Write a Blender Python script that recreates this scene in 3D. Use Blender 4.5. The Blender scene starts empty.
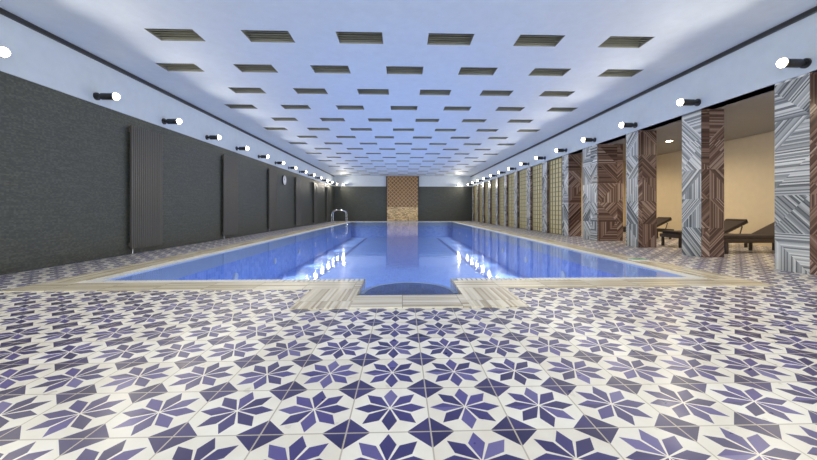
import bpy, math, random
from mathutils import Vector, Matrix
random.seed(3)
scene = bpy.context.scene
col = scene.collection

# ------------------------------------------------------------------ helpers
class G:
    def __init__(s, name):
        s.mat = bpy.data.materials.new(name); s.mat.use_nodes = True
        s.t = s.mat.node_tree; s.t.nodes.clear()
        s.out = s.t.nodes.new('ShaderNodeOutputMaterial')
    def n(s, typ, **kw):
        nd = s.t.nodes.new(typ)
        for k, v in kw.items(): setattr(nd, k, v)
        return nd
    def set(s, sock, v):
        if isinstance(v, bpy.types.NodeSocket): s.t.links.new(v, sock)
        elif v is not None:
            try: sock.default_value = v
            except Exception: sock.default_value = (*v, 1.0)
    def m(s, op, a, b=None, c=None):
        nd = s.n('ShaderNodeMath', operation=op)
        s.set(nd.inputs[0], a)
        if b is not None: s.set(nd.inputs[1], b)
        if c is not None: s.set(nd.inputs[2], c)
        return nd.outputs[0]
    def mix(s, f, a, b):
        nd = s.n('ShaderNodeMixRGB')
        s.set(nd.inputs[0], f)
        for i, v in ((1, a), (2, b)):
            if isinstance(v, bpy.types.NodeSocket): s.t.links.new(v, nd.inputs[i])
            else: nd.inputs[i].default_value = (*v[:3], 1)
        return nd.outputs[0]
    def xyz(s):
        g = s.n('ShaderNodeNewGeometry')
        sp = s.n('ShaderNodeSeparateXYZ'); s.t.links.new(g.outputs['Position'], sp.inputs[0])
        return sp.outputs[0], sp.outputs[1], sp.outputs[2]
    def comb(s, x=0.0, y=0.0, z=0.0):
        c = s.n('ShaderNodeCombineXYZ')
        s.set(c.inputs[0], x); s.set(c.inputs[1], y); s.set(c.inputs[2], z)
        return c.outputs[0]
    def noise(s, vec, scale=5, detail=2):
        nd = s.n('ShaderNodeTexNoise'); s.set(nd.inputs['Vector'], vec)
        nd.inputs['Scale'].default_value = scale; nd.inputs['Detail'].default_value = detail
        return nd.outputs['Fac']
    def white(s, vec):
        nd = s.n('ShaderNodeTexWhiteNoise', noise_dimensions='3D'); s.set(nd.inputs['Vector'], vec)
        return nd.outputs['Value']
    def ramp(s, f, stops, interp='LINEAR'):
        nd = s.n('ShaderNodeValToRGB'); s.set(nd.inputs[0], f)
        cr = nd.color_ramp; cr.interpolation = interp
        while len(cr.elements) < len(stops): cr.elements.new(0.5)
        for e, (p, c) in zip(cr.elements, stops):
            e.position = p; e.color = (*c, 1)
        return nd.outputs[0]
    def bump(s, h, strength=0.2, dist=0.01):
        nd = s.n('ShaderNodeBump'); s.set(nd.inputs['Height'], h)
        nd.inputs['Strength'].default_value = strength; nd.inputs['Distance'].default_value = dist
        return nd.outputs[0]
    def principled(s, color, rough=0.5, metal=0.0, normal=None, spec=0.5, emit=None, estr=0.0):
        p = s.n('ShaderNodeBsdfPrincipled')
        s.set(p.inputs['Base Color'], color if isinstance(color, bpy.types.NodeSocket) else (*color[:3], 1))
        s.set(p.inputs['Roughness'], rough); s.set(p.inputs['Metallic'], metal)
        p.inputs['Specular IOR Level'].default_value = spec
        if normal is not None: s.set(p.inputs['Normal'], normal)
        if emit is not None:
            s.set(p.inputs['Emission Color'], (*emit, 1)); p.inputs['Emission Strength'].default_value = estr
        s.t.links.new(p.outputs[0], s.out.inputs[0])
        return s.mat

def plain(name, c, rough=0.5, metal=0.0, **k):
    g = G(name)
    x, y, z = g.xyz()
    nz = g.noise(g.comb(x, y, z), 6, 3)
    cc = g.mix(nz, tuple(v*0.92 for v in c), tuple(min(1, v*1.06) for v in c))
    return g.principled(cc, rough, metal, **k)

# ------------------------------------------------------------------ materials
TS = 0.38
def mat_floor():
    g = G('star_tile')
    x, y, z = g.xyz()
    u = g.m('DIVIDE', g.m('ADD', x, 0.06), TS); v = g.m('DIVIDE', g.m('SUBTRACT', y, 1.74), TS)
    iu = g.m('FLOOR', g.m('ADD', u, 0.5)); iv = g.m('FLOOR', g.m('ADD', v, 0.5))
    px = g.m('SUBTRACT', u, iu); py = g.m('SUBTRACT', v, iv)
    r = g.m('SQRT', g.m('ADD', g.m('MULTIPLY', px, px), g.m('MULTIPLY', py, py)))
    th = g.m('ARCTAN2', py, px)
    q = g.m('DIVIDE', th, math.pi/4)
    k = g.m('FLOOR', g.m('ADD', q, 0.5))
    ph = g.m('MULTIPLY', g.m('SUBTRACT', q, k), math.pi/4)
    a = g.m('MULTIPLY', r, g.m('COSINE', ph)); b = g.m('ABSOLUTE', g.m('MULTIPLY', r, g.m('SINE', ph)))
    c1 = g.m('LESS_THAN', b, g.m('MULTIPLY', g.m('SUBTRACT', a, 0.02), 0.37))
    c2 = g.m('LESS_THAN', b, g.m('MULTIPLY', g.m('SUBTRACT', 0.47, a), 0.52))
    star = g.m('MULTIPLY', c1, c2)
    ax = g.m('ABSOLUTE', px); ay = g.m('ABSOLUTE', py)
    sxy = g.m('ADD', ax, ay)
    cor = g.m('GREATER_THAN', sxy, 0.715)
    mx = g.m('MAXIMUM', ax, ay)
    mask = g.m('MAXIMUM', star, cor)
    rnd = g.white(g.comb(iu, iv, k))
    rt = g.white(g.comb(iu, iv, 7.5))
    blue1 = g.ramp(rnd, [(0, (0.022, 0.016, 0.095)), (0.5, (0.050, 0.038, 0.17)), (0.8, (0.085, 0.065, 0.25)), (1, (0.17, 0.15, 0.33))])
    blue2 = g.ramp(rt, [(0, (0.018, 0.013, 0.075)), (1, (0.045, 0.034, 0.15))])
    blue = g.mix(cor, blue1, blue2)
    nz = g.noise(g.comb(x, y, z), 9, 4)
    blue = g.mix(g.m('MULTIPLY', nz, 0.18), blue, (0.14, 0.13, 0.20))
    cream = g.ramp(g.m('ADD', g.m('MULTIPLY', nz, 0.6), g.m('MULTIPLY', rt, 0.4)), [(0.2, (0.76, 0.70, 0.58)), (0.8, (0.90, 0.86, 0.75))])
    c = g.mix(mask, cream, blue)
    grout = g.m('GREATER_THAN', mx, 0.491)
    c = g.mix(grout, c, (0.50, 0.44, 0.34))
    h = g.m('SUBTRACT', g.m('MULTIPLY', g.noise(g.comb(x, y, z), 4, 2), 0.5), g.m('MULTIPLY', grout, 0.6))
    rough = g.m('ADD', 0.20, g.m('MULTIPLY', nz, 0.24))
    return g.principled(c, rough, normal=g.bump(h, 0.25, 0.004), spec=0.42)

def mat_stone(axis):
    g = G('travertine_' + axis)
    x, y, z = g.xyz()
    s = x if axis == 'x' else y
    l = y if axis == 'x' else x
    idx = g.m('FLOOR', g.m('MULTIPLY', s, 38.0))
    seg = g.m('FLOOR', g.m('MULTIPLY', l, 1.6))
    w = g.white(g.comb(idx, seg, 0.3))
    vein = g.noise(g.comb(g.m('MULTIPLY', s, 22), g.m('MULTIPLY', l, 0.8), 0.0), 1.5, 4)
    f = g.m('ADD', g.m('MULTIPLY', w, 0.55), g.m('MULTIPLY', vein, 0.45))
    c = g.ramp(f, [(0.15, (0.32, 0.25, 0.15)), (0.4, (0.56, 0.48, 0.33)), (0.7, (0.76, 0.69, 0.52)), (1, (0.86, 0.80, 0.65))])
    jt = g.m('LESS_THAN', g.m('FRACT', g.m('MULTIPLY', l, 1.6)), 0.012)
    c = g.mix(jt, c, (0.3, 0.27, 0.2))
    return g.principled(c, 0.25)

def mat_pool(dark=False):
    g = G('pool_mosaic_dark' if dark else 'pool_mosaic')
    x, y, z = g.xyz()
    S = 10.0 if not dark else 20.0
    fx = g.m('FRACT', g.m('MULTIPLY', g.m('ADD', x, 0.01), S)); fy = g.m('FRACT', g.m('MULTIPLY', g.m('ADD', y, 0.01), S))
    w = g.white(g.comb(g.m('FLOOR', g.m('MULTIPLY', g.m('ADD', x, 0.01), S)), g.m('FLOOR', g.m('MULTIPLY', g.m('ADD', y, 0.01), S)), g.m('FLOOR', g.m('MULTIPLY', g.m('ADD', z, 0.011), S))))
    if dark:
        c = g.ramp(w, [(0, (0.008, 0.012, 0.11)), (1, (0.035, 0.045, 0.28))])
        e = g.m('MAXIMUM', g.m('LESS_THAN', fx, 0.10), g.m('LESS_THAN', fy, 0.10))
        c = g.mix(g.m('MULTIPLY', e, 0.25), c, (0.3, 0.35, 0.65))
    else:
        c = g.ramp(w, [(0, (0.20, 0.34, 0.78)), (1, (0.36, 0.50, 0.92))])
        e = g.m('MAXIMUM', g.m('LESS_THAN', fx, 0.08), g.m('LESS_THAN', fy, 0.08))
        c = g.mix(g.m('MULTIPLY', e, 0.6), c, (0.65, 0.75, 0.94))
    return g.principled(c, 0.4)

def mat_water():
    g = G('pool_water')
    x, y, z = g.xyz()
    h = g.m('ADD', g.noise(g.comb(x, y, z), 1.6, 2), g.m('MULTIPLY', g.noise(g.comb(x, y, z), 7, 2), 0.15))
    nb = g.bump(h, 0.12, 0.02)
    fr = g.n('ShaderNodeFresnel'); fr.inputs['IOR'].default_value = 1.33; g.set(fr.inputs['Normal'], nb)
    tr = g.n('ShaderNodeBsdfTransparent'); tr.inputs[0].default_value = (0.86, 0.94, 1.0, 1)
    gl = g.n('ShaderNodeBsdfGlossy'); gl.inputs['Roughness'].default_value = 0.06
    gl.inputs[0].default_value = (0.93, 0.95, 1, 1); g.set(gl.inputs['Normal'], nb)
    mx = g.n('ShaderNodeMixShader')
    g.t.links.new(fr.outputs[0], mx.inputs[0]); g.t.links.new(tr.outputs[0], mx.inputs[1]); g.t.links.new(gl.outputs[0], mx.inputs[2])
    g.t.links.new(mx.outputs[0], g.out.inputs[0])
    return g.mat

def mat_leftwall():
    g = G('woven_wallcovering')
    x, y, z = g.xyz()
    a = g.m('ADD', x, y)
    w = g.white(g.comb(g.m('FLOOR', g.m('MULTIPLY', a, 30.0)), g.m('FLOOR', g.m('MULTIPLY', z, 48.0)), 0.2))
    st = g.noise(g.comb(g.m('MULTIPLY', a, 1.5), g.m('MULTIPLY', z, 30.0), 0.0), 1.0, 3)
    f = g.m('ADD', g.m('MULTIPLY', w, 0.4), g.m('MULTIPLY', st, 0.6))
    c = g.ramp(f, [(0.1, (0.028, 0.032, 0.027)), (0.5, (0.052, 0.057, 0.048)), (0.9, (0.105, 0.108, 0.088))])
    return g.principled(c, 0.5, normal=g.bump(f, 0.15, 0.003))

def mat_pillar(brown):
    g = G('pillar_marquetry_brown' if brown else 'pillar_marquetry_grey')
    x, y, z = g.xyz()
    u = g.m('ADD', g.m('ADD', x, y), 0.11 if brown else 0.37)
    C = 0.62
    U = g.m('DIVIDE', u, C); V = g.m('DIVIDE', z, C)
    iu = g.m('FLOOR', U); iv = g.m('FLOOR', V)
    fu = g.m('SUBTRACT', U, iu); fv = g.m('SUBTRACT', V, iv)
    flip = g.m('GREATER_THAN', g.white(g.comb(iu, iv, 3.1)), 0.5)
    fu2 = g.m('ABSOLUTE', g.m('SUBTRACT', flip, fu))
    side = g.m('GREATER_THAN', g.m('ADD', fu2, fv), 1.0)
    h = g.white(g.comb(iu, iv, g.m('ADD', side, 0.5)))
    ang = g.m('MULTIPLY', g.m('FLOOR', g.m('MULTIPLY', h, 4.0)), math.pi/4)
    s = g.m('ADD', g.m('MULTIPLY', u, g.m('COSINE', ang)), g.m('MULTIPLY', z, g.m('SINE', ang)))
    st = g.m('FLOOR', g.m('MULTIPLY', s, 46.0))
    w = g.white(g.comb(st, h, 0.0))
    tone = g.white(g.comb(iu, iv, g.m('ADD', side, 9.5)))
    f = g.m('ADD', g.m('MULTIPLY', w, 0.72), g.m('MULTIPLY', tone, 0.28))
    if brown:
        c = g.ramp(f, [(0, (0.035, 0.020, 0.018)), (0.45, (0.12, 0.068, 0.055)), (0.75, (0.27, 0.18, 0.15)), (1, (0.52, 0.42, 0.36))])
    else:
        c = g.ramp(f, [(0, (0.05, 0.053, 0.055)), (0.4, (0.23, 0.24, 0.24)), (0.65, (0.52, 0.52, 0.49)), (1, (0.86, 0.85, 0.79))])
    return g.principled(c, 0.25)

def mat_gold():
    g = G('gold_mosaic')
    x, y, z = g.xyz()
    S = 2.9
    a = g.m('ABSOLUTE', g.m('SUBTRACT', g.m('FRACT', g.m('MULTIPLY', g.m('ADD', x, z), S)), 0.5))
    b = g.m('ABSOLUTE', g.m('SUBTRACT', g.m('FRACT', g.m('MULTIPLY', g.m('SUBTRACT', x, z), S)), 0.5))
    e = g.m('GREATER_THAN', g.m('MAXIMUM', a, b), 0.39)
    w = g.white(g.comb(g.m('FLOOR', g.m('MULTIPLY', x, 8)), 0.0, g.m('FLOOR', g.m('MULTIPLY', z, 16))))
    base = g.ramp(w, [(0, (0.10, 0.045, 0.016)), (1, (0.24, 0.12, 0.045))])
    c = g.mix(e, base, (0.46, 0.28, 0.11))
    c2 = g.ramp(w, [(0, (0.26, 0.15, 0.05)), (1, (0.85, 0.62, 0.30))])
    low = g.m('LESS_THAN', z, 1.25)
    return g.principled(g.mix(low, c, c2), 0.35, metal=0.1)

M = {}
M['floor'] = mat_floor()
M['sx'] = mat_stone('x'); M['sy'] = mat_stone('y')
M['pool'] = mat_pool(); M['poold'] = mat_pool(True)
M['water'] = mat_water()
M['lwall'] = mat_leftwall()
M['grey'] = mat_pillar(False); M['brown'] = mat_pillar(True)
M['gold'] = mat_gold()
M['ceil'] = plain('ceiling_paint', (0.64, 0.71, 0.79), 0.6)
M['bulk'] = plain('bulkhead_paint', (0.56, 0.62, 0.69), 0.6)
M['dark'] = plain('dark_metal', (0.02, 0.02, 0.022), 0.4)
M['vent'] = plain('vent_louvre', (0.30, 0.30, 0.24), 0.5)
M['ventin'] = plain('vent_inner', (0.24, 0.24, 0.19), 0.7)
M['rad'] = plain('radiator_enamel', (0.080, 0.074, 0.064), 0.35)
M['chrome'] = plain('polished_steel', (0.75, 0.75, 0.77), 0.15, 1.0)
M['beige'] = plain('beige_plaster', (0.74, 0.62, 0.42), 0.7)
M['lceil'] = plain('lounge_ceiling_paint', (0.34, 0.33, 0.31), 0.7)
M['grate'] = plain('white_grating', (0.78, 0.77, 0.70), 0.35)
M['band'] = plain('waterline_tile', (0.48, 0.54, 0.64), 0.35)
M['wicker'] = plain('dark_wicker', (0.035, 0.020, 0.013), 0.5)
M['cush'] = plain('lounger_fabric', (0.04, 0.026, 0.020), 0.8)
M['lat'] = plain('lattice_backing', (0.70, 0.60, 0.33), 0.5)
M['latbar'] = plain('lattice_bar', (0.22, 0.19, 0.10), 0.5)
M['lane'] = plain('lane_tile', (0.05, 0.08, 0.36), 0.4)
M['white'] = plain('white_enamel', (0.8, 0.8, 0.8), 0.4)
M['green'] = plain('green_enamel', (0.02, 0.30, 0.10), 0.3)
g = G('lamp_glow'); M['glow'] = g.principled((1, 1, 1), 0.5, emit=(1.0, 0.82, 0.50), estr=30.0)

# ------------------------------------------------------------------ mesh builder
class MB:
    def __init__(s): s.v = []; s.f = []; s.mi = []; s.mats = []
    def mat(s, m):
        if m not in s.mats: s.mats.append(m)
        return s.mats.index(m)
    def face(s, pts, m):
        b = len(s.v); s.v += [tuple(p) for p in pts]; s.f.append(tuple(range(b, b+len(pts)))); s.mi.append(s.mat(m))
    def box(s, x0, x1, y0, y1, z0, z1, m, T=None, sides=None):
        b = len(s.v)
        P = [Vector(p) for p in ((x0,y0,z0),(x1,y0,z0),(x1,y1,z0),(x0,y1,z0),(x0,y0,z1),(x1,y0,z1),(x1,y1,z1),(x0,y1,z1))]
        if T is not None: P = [T @ p for p in P]
        s.v += [tuple(p) for p in P]
        F = [(0,3,2,1),(4,5,6,7),(0,1,5,4),(1,2,6,5),(2,3,7,6),(3,0,4,7)]
        for i, f in enumerate(F):
            s.f.append(tuple(b+j for j in f))
            s.mi.append(s.mat(sides[i] if sides else m))
    def cyl(s, p0, p1, r, m, n=20, r1=None, caps=True):
        p0 = Vector(p0); p1 = Vector(p1); d = (p1-p0).normalized()
        a = Vector((0,0,1)) if abs(d.z) < 0.9 else Vector((1,0,0))
        e1 = d.cross(a).normalized(); e2 = d.cross(e1); b = len(s.v); r1 = r if r1 is None else r1
        for p, rr in ((p0, r), (p1, r1)):
            for i in range(n):
                t = 2*math.pi*i/n; s.v.append(tuple(p + e1*rr*math.cos(t) + e2*rr*math.sin(t)))
        for i in range(n):
            j = (i+1) % n; s.f.append((b+i, b+j, b+n+j, b+n+i)); s.mi.append(s.mat(m))
        if caps:
            s.f.append(tuple(b+i for i in reversed(range(n)))); s.mi.append(s.mat(m))
            s.f.append(tuple(b+n+i for i in range(n))); s.mi.append(s.mat(m))
    def dome(s, p, d, r, m, n=20, k=5):
        p = Vector(p); d = Vector(d)
        for i in range(k):
            a0 = math.pi/2*i/k; a1 = math.pi/2*(i+1)/k
            s.cyl(p+d*r*math.sin(a0), p+d*r*math.sin(a1), r*math.cos(a0), m, n, r1=max(1e-4, r*math.cos(a1)), caps=False)
    def obj(s, name, parent=None, bevel=0):
        me = bpy.data.meshes.new(name); me.from_pydata(s.v, [], s.f)
        for m in s.mats: me.materials.append(M[m])
        for p, i in zip(me.polygons, s.mi): p.material_index = i
        me.update()
        o = bpy.data.objects.new(name, me); col.objects.link(o)
        if parent: o.parent = parent
        if bevel:
            md = o.modifiers.new('b', 'BEVEL'); md.width = bevel; md.segments = 2; md.limit_method = 'ANGLE'
        return o
def empty(name, loc=(0,0,0)):
    o = bpy.data.objects.new(name, None); o.location = loc; col.objects.link(o); return o

# ------------------------------------------------------------------ dimensions
XL, XR, XLO = -6.15, 6.3, 10.0
YB, YF = -4.0, 31.2
ZS, ZC = 3.13, 4.07
PO, PI = 4.9, 4.25          # pool rim outer / inner half widths
FY0, FY1 = 4.35, 5.0        # front rim
BY0, BY1 = 29.0, 29.6       # back rim
NX = 0.09                   # notch centre
NW = 0.62                   # notch half width
NO = 1.22                   # notch surround half width

# floor
b = MB()
for (x0, x1, y0, y1) in [(XL, XLO, YB, 3.5), (XL, NX-NO, 3.5, FY0), (NX+NO, XLO, 3.5, FY0), (XL, -PO, FY0, BY1), (PO, XLO, FY0, BY1), (XL, XLO, BY1, YF)]:
    b.face([(x0,y0,0),(x1,y0,0),(x1,y1,0),(x0,y1,0)], 'floor')
b.obj('floor')

# ceiling with real openings for the louvre vents
A, D = 1.61, 1.40
VW, VD = 0.80, 0.42
vents = []
y = 6.17
rowi = 5
while y < YF - 0.6:
    odd = ((rowi - 5) % 2 == 0)
    xs = [(-2.5+i)*A+0.06 for i in range(6)] if odd else [(-3+i)*A+0.06 for i in range(7)]
    for x in xs: vents.append((x, y))
    rowi += 1; y += D
b = MB()
rows = sorted(set(v[1] for v in vents))
yprev = YB
for ry in rows:
    y0, y1 = ry-VD/2, ry+VD/2
    if y0 <= YB: continue
    b.face([(XL,yprev,ZC),(XL,y0,ZC),(XR,y0,ZC),(XR,yprev,ZC)], 'ceil')
    xp = XL
    for vx in sorted(v[0] for v in vents if v[1] == ry):
        b.face([(xp,y0,ZC),(xp,y1,ZC),(vx-VW/2,y1,ZC),(vx-VW/2,y0,ZC)], 'ceil'); xp = vx+VW/2
    b.face([(xp,y0,ZC),(xp,y1,ZC),(XR,y1,ZC),(XR,y0,ZC)], 'ceil')
    yprev = y1
b.face([(XL,yprev,ZC),(XL,YF,ZC),(XR,YF,ZC),(XR,yprev,ZC)], 'ceil')
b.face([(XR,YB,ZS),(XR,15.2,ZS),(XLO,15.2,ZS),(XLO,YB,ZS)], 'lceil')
b.obj('ceiling')
b = MB()
for vx, vy in vents:
    x0, x1, y0, y1 = vx-VW/2, vx+VW/2, vy-VD/2, vy+VD/2; zt = ZC+0.14
    b.face([(x0,y0,ZC),(x1,y0,ZC),(x1,y0,zt),(x0,y0,zt)], 'ventin')
    b.face([(x0,y1,ZC),(x0,y1,zt),(x1,y1,zt),(x1,y1,ZC)], 'vent')
    b.face([(x0,y0,ZC),(x0,y0,zt),(x0,y1,zt),(x0,y1,ZC)], 'ventin')
    b.face([(x1,y0,ZC),(x1,y1,ZC),(x1,y1,zt),(x1,y0,zt)], 'ventin')
    b.face([(x0,y0,zt),(x1,y0,zt),(x1,y1,zt),(x0,y1,zt)], 'ventin')
    for i in range(5):
        yy = y0 + (i+0.5)*VD/5
        T = Matrix.Translation((0, yy, ZC+0.04)) @ Matrix.Rotation(math.radians(30), 4, 'X')
        b.box(x0, x1, -0.036, 0.036, -0.004, 0.004, 'vent', T)
b.obj('ceiling_vents')

# walls + bulkheads
b = MB(); b.box(XL-0.2, XL, YB, YF, 0, ZS, 'lwall'); b.obj('wall_left')
b = MB(); b.box(XL-0.2, XL+0.02, YB, YF, ZS, ZC, 'bulk'); b.obj('bulkhead_left')
b = MB(); b.box(XR-0.02, XR+0.3, YB, YF, ZS, ZC, 'bulk'); b.obj('bulkhead_right')
b = MB(); b.box(XL, XLO, YF, YF+0.2, 0, ZS, 'lwall'); b.obj('wall_back')
b = MB(); b.box(XL+0.02, XR-0.02, YF-0.02, YF+0.2, ZS, ZC, 'bulk'); b.obj('bulkhead_back')
b = MB(); b.box(XL+0.02, XL+0.07, YB, YF-0.02, ZC-0.075, ZC-0.002, 'dark'); b.obj('trim_1')
b = MB(); b.box(XR-0.07, XR-0.02, YB, YF-0.02, ZC-0.075, ZC-0.002, 'dark'); b.obj('trim_2')
# lounge walls
b = MB(); b.box(XLO, XLO+0.2, YB, 15.4, 0, ZS, 'beige'); b.obj('wall_lounge_side')
b = MB(); b.box(XR+0.3, XLO, 15.2, 15.4, 0, ZS, 'beige'); b.obj('wall_lounge_end')
# unseen rear wall, window openings added to let in cool sky fill
b = MB()
b.box(XL, XLO, YB-0.2, YB, 0, 0.3, 'beige'); b.box(XL, XLO, YB-0.2, YB, 3.3, ZC, 'beige')
xx = XL
while xx < XLO:
    b.box(xx, xx+0.2, YB-0.2, YB, 0.3, 3.3, 'beige'); xx += 2.65
b.obj('wall_rear')

# pillars
def pillar(y0, w=0.5, dep=0.5):
    b = MB(); b.box(XR, XR+w, y0, y0+dep, 0, ZS, 'grey', sides=['grey','grey','brown','brown','brown','grey'])
    return b.obj('pillar')
SP = 1.93
y = 5.12 - 3*SP
ys = []
while y < YF-0.6:
    ys.append(y); y += SP
for yy in ys:
    if abs(yy-(5.12+3*SP)) < 0.1: pillar(yy, 0.85, 0.9)
    else: pillar(yy)
for i, yy in enumerate(ys):
    if yy < 5.12+3.9*SP: continue
    y0, y1 = yy+0.502, min(yy+SP, YF)-0.002
    if y1-y0 < 0.3: continue
    b = MB(); xf = XR+0.10; zt = ZS-0.004
    b.box(xf+0.03, xf+0.08, y0, y1, 0, zt, 'lat')
    b.box(xf, xf+0.03, y0, y0+0.06, 0, zt, 'latbar'); b.box(xf, xf+0.03, y1-0.06, y1, 0, zt, 'latbar')
    n = 5
    for j in range(1, n):
        yc = y0+(y1-y0)*j/n; b.box(xf+0.005, xf+0.03, yc-0.012, yc+0.012, 0, zt, 'latbar')
    nz = 16
    for j in range(nz+1):
        zc = 0.012+(zt-0.024)*j/nz; b.box(xf+0.008, xf+0.03, y0, y1, zc-0.012, zc+0.012, 'latbar')
    b.obj('lattice_panel')

# gold feature panel
b = MB(); b.box(-1.35, 1.45, YF-0.14, YF-0.02, 0, ZC-0.02, 'gold')
b.box(-1.43, -1.35, YF-0.17, YF-0.02, 0, ZC-0.02, 'dark'); b.box(1.45, 1.53, YF-0.17, YF-0.02, 0, ZC-0.02, 'dark')
b.obj('gold_mosaic_panel')

# ------------------------------------------------------------------ pool
pool = empty('swimming_pool')
b = MB()
ZP = -1.3
ZBND = -0.30
zt = 0.012
GW = 0.2
E = 0.006
n0, n1 = NX-NW, NX+NW
b.box(-PO, n0, FY0, FY1-GW, -0.3, zt, 'sy'); b.box(n1, PO, FY0, FY1-GW, -0.3, zt, 'sy')
b.box(NX-NO, n0, 3.5, FY0, -0.3, zt, 'sx'); b.box(n1, NX+NO, 3.5, FY0, -0.3, zt, 'sx')
b.box(n0, n1, 3.5, 4.0, -0.3, zt, 'sy')
b.box(-PO, -PI-GW, FY1-GW, BY1, -0.3, zt, 'sx'); b.box(PI+GW, PO, FY1-GW, BY1, -0.3, zt, 'sx')
b.box(-PI-GW, PI+GW, BY0+GW, BY1, -0.3, zt, 'sy')
b.obj('coping', pool)
b = MB()
b.box(-PI-GW, n0, FY1-GW, FY1-E, -0.2, -0.03, 'sx'); b.box(n1, PI+GW, FY1-GW, FY1-E, -0.2, -0.03, 'sx')
b.box(-PI-GW, -PI-E, FY1, BY0, -0.2, -0.03, 'sx'); b.box(PI+E, PI+GW, FY1, BY0, -0.2, -0.03, 'sx')
b.box(-PI-GW, PI+GW, BY0+E, BY0+GW, -0.2, -0.03, 'sx')
yy = FY1
while yy < BY0:
    for s in (-1, 1):
        xa, xb = sorted((s*(PI+E), s*(PI+GW)))
        b.box(xa, xb, yy, yy+0.05, -0.03, 0.004, 'grate')
    yy += 0.07
xx = -PI-GW
while xx < PI+GW:
    if abs(xx-NX) > NW+0.06: b.box(xx, xx+0.05, FY1-GW, FY1-E, -0.03, 0.004, 'grate')
    b.box(xx, xx+0.05, BY0+E, BY0+GW, -0.03, 0.004, 'grate')
    xx += 0.07
b.obj('overflow_grating', pool)
b = MB()
b.face([(-PI,FY1,ZP),(PI,FY1,ZP),(PI,BY0,ZP),(-PI,BY0,ZP)], 'pool')
for (za, zb, mm) in ((ZP, ZBND, 'pool'), (ZBND, 0.0, 'band')):
    b.face([(-PI,FY1,za),(-PI,BY0,za),(-PI,BY0,zb),(-PI,FY1,zb)], mm)
    b.face([(PI,FY1,za),(PI,FY1,zb),(PI,BY0,zb),(PI,BY0,za)], mm)
    b.face([(-PI,BY0,za),(PI,BY0,za),(PI,BY0,zb),(-PI,BY0,zb)], mm)
    for s, nx in ((-1, n0), (1, n1)):
        b.face([(s*PI,FY1,za),(s*PI,FY1,zb),(nx,FY1,zb),(nx,FY1,za)], mm)
for nx in (n0+0.004, n1-0.004):
    b.face([(nx,4.0,-0.5),(nx,FY1,-0.5),(nx,FY1,0.008),(nx,4.0,0.008)], 'sy')
b.face([(n0,4.004,-0.5),(n1,4.004,-0.5),(n1,4.004,0),(n0,4.004,0)], 'poold')
b.face([(n0,4.0,-0.5),(n1,4.0,-0.5),(n1,FY1,-0.5),(n0,FY1,-0.5)], 'pool')
b.face([(n0,FY1,-0.5),(n1,FY1,-0.5),(n1,FY1,ZP),(n0,FY1,ZP)], 'pool')
b.obj('basin', pool)
# rounded entry steps
b = MB()
def halfdisc(b, cy, R, RY, z0, z1, m, mt, n=36, band=0.06):
    pts = [(R*math.cos(math.pi*i/n), RY*math.sin(math.pi*i/n)) for i in range(n+1)]
    b.face([(NX+p[0], cy+p[1], z1) for p in pts], m)
    for i in range(n):
        p, q = pts[i], pts[i+1]
        b.face([(NX+p[0],cy+p[1],z1),(NX+p[0],cy+p[1],z0),(NX+q[0],cy+q[1],z0),(NX+q[0],cy+q[1],z1)], m)
        s = 1-band/R
        b.face([(NX+p[0],cy+p[1],z1+0.004),(NX+q[0],cy+q[1],z1+0.004),(NX+q[0]*s,cy+q[1]*s,z1+0.004),(NX+p[0]*s,cy+p[1]*s,z1+0.004)], mt)
b.box(n0+0.008, n1-0.008, 4.008, 4.35, -0.49, -0.06, 'poold')
halfdisc(b, 4.35, NW-0.008, 0.70, -0.49, -0.06, 'poold', 'grate', band=0.05)
halfdisc(b, 5.004, 1.0, 0.8, ZP, -0.55, 'pool', 'lane', band=0.03)
halfdisc(b, 5.006, 1.35, 1.2, ZP, -0.92, 'pool', 'lane', band=0.03)
b.obj('entry_steps', pool)
b = MB()
for lx in (-2.9, 2.9):
    yy = 6.2
    while yy < 28:
        b.box(lx-0.10, lx+0.10, yy, yy+0.22, ZP+0.001, ZP+0.006, 'lane'); yy += 0.34
b.obj('lane_markings', pool)
b = MB()
b.face([(-PI,FY1,-0.015),(PI,FY1,-0.015),(PI,BY0,-0.015),(-PI,BY0,-0.015)], 'water')
b.face([(n0,4.0,-0.015),(n1,4.0,-0.015),(n1,FY1,-0.015),(n0,FY1,-0.015)], 'water')
b.obj('water_surface', pool)
b = MB(); b.box(4.5, 4.82, 6.55, 6.72, 0.012, 0.03, 'white'); b.box(4.52, 4.80, 6.57, 6.70, 0.03, 0.034, 'green')
b.obj('pool_depth_marker')

def light(name, kind, loc, power, color, radius=0.05, parent=None, rot=None, **kw):
    l = bpy.data.lights.new(name, kind); l.energy = power; l.color = color
    if kind in ('POINT', 'SPOT'): l.shadow_soft_size = radius
    for k2, v2 in kw.items(): setattr(l, k2, v2)
    o = bpy.data.objects.new(name, l); o.location = loc
    if rot: o.rotation_euler = rot
    col.objects.link(o)
    if parent: o.parent = parent
    return o
# fill lamps added on the basin walls to light the pool evenly
b = MB()
for i in range(9):
    yy = 6.2 + i*2.7
    for s in (-1, 1):
        b.cyl((s*PI, yy, -0.7), (s*(PI-0.04), yy, -0.7), 0.10, 'white')
        l = light('pool_fill_bulb', 'SPOT', (s*(PI-0.08), yy, -0.7), 135, (0.88, 0.97, 1.0), 0.09, pool, spot_size=math.radians(172), spot_blend=1.0)
        l.rotation_euler = Vector((-s, 0, 0.0)).to_track_quat('-Z', 'Y').to_euler()
b.obj('pool_fill_lamps', pool)

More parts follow.
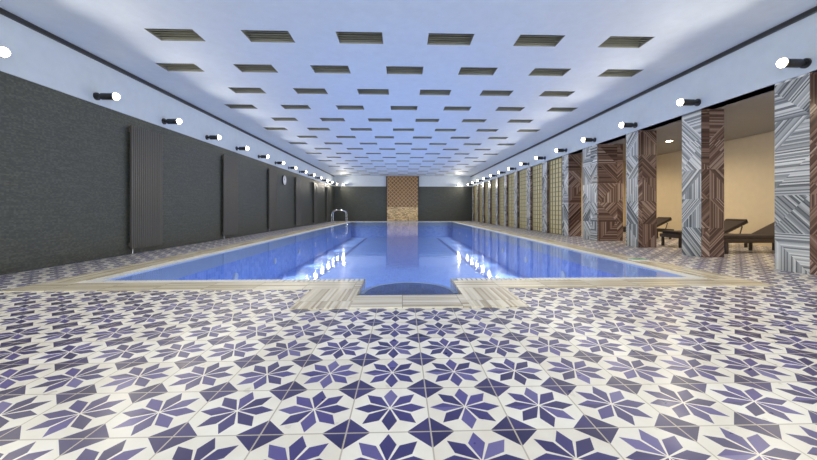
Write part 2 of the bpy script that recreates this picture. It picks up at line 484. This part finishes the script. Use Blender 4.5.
# ------------------------------------------------------------------ wall spotlights
WARM = (1.0, 0.92, 0.79)
def spotlight(p, d, power):
    p = Vector(p); d = Vector(d)
    b = MB()
    at = lambda t: p+d*t
    b.cyl(at(0), at(0.03), 0.075, 'dark'); b.cyl(at(0.03), at(0.11), 0.028, 'dark')
    b.cyl(at(0.11), at(0.36), 0.065, 'dark', 24); b.cyl(at(0.36), at(0.38), 0.075, 'chrome', 24)
    b.dome(at(0.38), d, 0.068, 'glow')
    o = b.obj('wall_spotlight')
    dd = (d + Vector((0, 0, -0.40))).normalized()
    l = light('bulb', 'SPOT', at(0.48), power, WARM, 0.08, o, spot_size=math.radians(170), spot_blend=1.0)
    l.rotation_euler = dd.to_track_quat('-Z', 'Y').to_euler()
y = 5.15 - 4*1.95
while y < YF-0.5:
    pw = 120 if y > 2.5 else 75
    spotlight((XL+0.02, y, 3.28), (1, 0, 0), pw); spotlight((XR-0.02, y, 3.28), (-1, 0, 0), pw); y += 1.95
for xb in (-5.2, 5.1): spotlight((xb, YF-0.02, 3.28), (0, -1, 0), 120)

# ------------------------------------------------------------------ lounge downlights
for (lx, ly) in [(8.2, 3.5), (8.2, 7.0), (8.2, 10.3), (8.2, 13.2)]:
    b = MB(); b.cyl((lx, ly, ZS), (lx, ly, ZS-0.02), 0.10, 'chrome'); b.cyl((lx, ly, ZS-0.02), (lx, ly, ZS-0.024), 0.08, 'glow')
    o = b.obj('ceiling_downlight')
    light('bulb', 'SPOT', (lx, ly, ZS-0.05), 210, (1.0, 0.84, 0.60), 0.06, o, spot_size=math.radians(170), spot_blend=1.0)

# ------------------------------------------------------------------ radiators
def radiator(y0, w=1.0):
    b = MB(); z0, z1 = 0.12, 2.9; n = 17
    for i in range(n):
        yc = y0 + (i+0.5)*w/n
        b.box(XL+0.05, XL+0.10, yc-w/n*0.38, yc+w/n*0.38, z0, z1, 'rad')
    b.box(XL+0.02, XL+0.05, y0, y0+w, z0+0.06, z0+0.14, 'rad'); b.box(XL+0.02, XL+0.05, y0, y0+w, z1-0.14, z1-0.06, 'rad')
    for yy in (y0+0.15, y0+w-0.15):
        b.box(XL+0.002, XL+0.03, yy-0.03, yy+0.03, z1-0.13, z1-0.07, 'rad'); b.box(XL+0.002, XL+0.03, yy-0.03, yy+0.03, z0+0.07, z0+0.13, 'rad')
    b.cyl((XL+0.075, y0+0.06, 0.0), (XL+0.075, y0+0.06, z0+0.02), 0.015, 'chrome', 10)
    b.obj('radiator', bevel=0.008)
for i in range(6): radiator(7.9+4.0*i)

# clock
b = MB(); cy, cz = 18.1, 2.55
b.cyl((XL, cy, cz), (XL+0.05, cy, cz), 0.26, 'dark', 40); b.cyl((XL+0.05, cy, cz), (XL+0.056, cy, cz), 0.235, 'white', 40)
b.box(XL+0.056, XL+0.062, cy-0.01, cy+0.01, cz-0.02, cz+0.19, 'dark')
T = Matrix.Translation((XL+0.06, cy, cz)) @ Matrix.Rotation(math.radians(65), 4, 'X')
b.box(-0.002, 0.004, -0.012, 0.012, -0.02, 0.14, 'dark', T)
for i in range(12):
    T = Matrix.Translation((XL+0.058, cy, cz)) @ Matrix.Rotation(math.radians(30*i), 4, 'X')
    b.box(-0.002, 0.002, -0.006, 0.006, 0.19, 0.22, 'dark', T)
b.obj('wall_clock')

# loungers
def lounger(x, y):
    b = MB(); W = 0.66; L = 1.35; zs = 0.34
    for yy in (y-W/2, y+W/2-0.05): b.box(x, x+2.0, yy, yy+0.05, zs-0.09, zs, 'wicker')
    for xx in (x+0.05, x+1.25, x+1.85):
        for yy in (y-W/2+0.002, y+W/2-0.052): b.box(xx, xx+0.06, yy, yy+0.05, 0, zs-0.09, 'wicker')
    b.box(x, x+0.05, y-W/2+0.05, y+W/2-0.05, zs-0.09, zs, 'wicker'); b.box(x+1.95, x+2.0, y-W/2+0.05, y+W/2-0.05, zs-0.09, zs, 'wicker')
    for i in range(14):
        xx = x+0.07+i*0.09; b.box(xx, xx+0.07, y-W/2+0.02, y+W/2-0.02, zs, zs+0.02, 'wicker')
    b.box(x+0.05, x+L-0.05, y-W/2+0.04, y+W/2-0.04, zs+0.02, zs+0.08, 'cush')
    T = Matrix.Translation((x+L-0.03, y, zs+0.01)) @ Matrix.Rotation(math.radians(-26), 4, 'Y')
    for i in range(8): b.box(i*0.09, i*0.09+0.07, -W/2+0.02, W/2-0.02, 0, 0.02, 'wicker', T)
    b.box(0, 0.72, -W/2+0.04, W/2-0.04, 0.02, 0.08, 'cush', T)
    b.box(0.66, 0.72, -W/2+0.04, W/2-0.04, 0.02, 0.10, 'wicker', T)
    b.cyl((x+1.75, y-0.25, zs-0.05), (x+1.83, y-0.25, zs+0.22), 0.015, 'wicker', 8); b.cyl((x+1.75, y+0.25, zs-0.05), (x+1.83, y+0.25, zs+0.22), 0.015, 'wicker', 8)
    b.obj('sun_lounger', bevel=0.006)
for lx, ly in ((7.3, 7.9), (7.3, 9.2), (7.3, 11.8)): lounger(lx, ly)

# ladder (handrails)
lad = empty('pool_ladder')
def tube(pts, name):
    cu = bpy.data.curves.new(name, 'CURVE'); cu.dimensions = '3D'; cu.bevel_depth = 0.022; cu.bevel_resolution = 4
    sp = cu.splines.new('NURBS'); sp.points.add(len(pts)-1)
    for p, q in zip(sp.points, pts): p.co = (*q, 1)
    sp.order_u = 3; sp.use_endpoint_u = True
    o = bpy.data.objects.new(name, cu); col.objects.link(o); cu.materials.append(M['chrome']); o.parent = lad
for i, yy in enumerate((25.4, 25.95)):
    tube([(-5.15, yy, 0.0), (-5.15, yy, 0.55), (-5.1, yy, 0.95), (-4.6, yy, 1.0), (-4.12, yy, 0.9), (-4.1, yy, 0.5), (-4.1, yy, -0.9)], 'rail_%d' % (i+1))
b = MB()
for z in (-0.25, -0.5, -0.75): b.box(-4.14, -4.04, 25.4, 25.95, z, z+0.03, 'chrome')
b.obj('treads', lad)

# ------------------------------------------------------------------ world, camera
w = bpy.data.worlds.new('World'); scene.world = w; w.use_nodes = True
w.node_tree.nodes['Background'].inputs[0].default_value = (0.80, 0.88, 1.0, 1)
w.node_tree.nodes['Background'].inputs[1].default_value = 4.8
cam = bpy.data.cameras.new('camera'); co = bpy.data.objects.new('camera', cam); col.objects.link(co)
co.location = (0, 0, 1.0); co.rotation_euler = (math.radians(90), 0, -0.032)
cam.sensor_width = 36; cam.lens = 344/817*36; cam.shift_y = -20/817; cam.shift_x = -4.5/817
cam.clip_start = 0.05; cam.clip_end = 200
scene.camera = co
scene.view_settings.view_transform = 'Standard'
scene.view_settings.exposure = 0.0
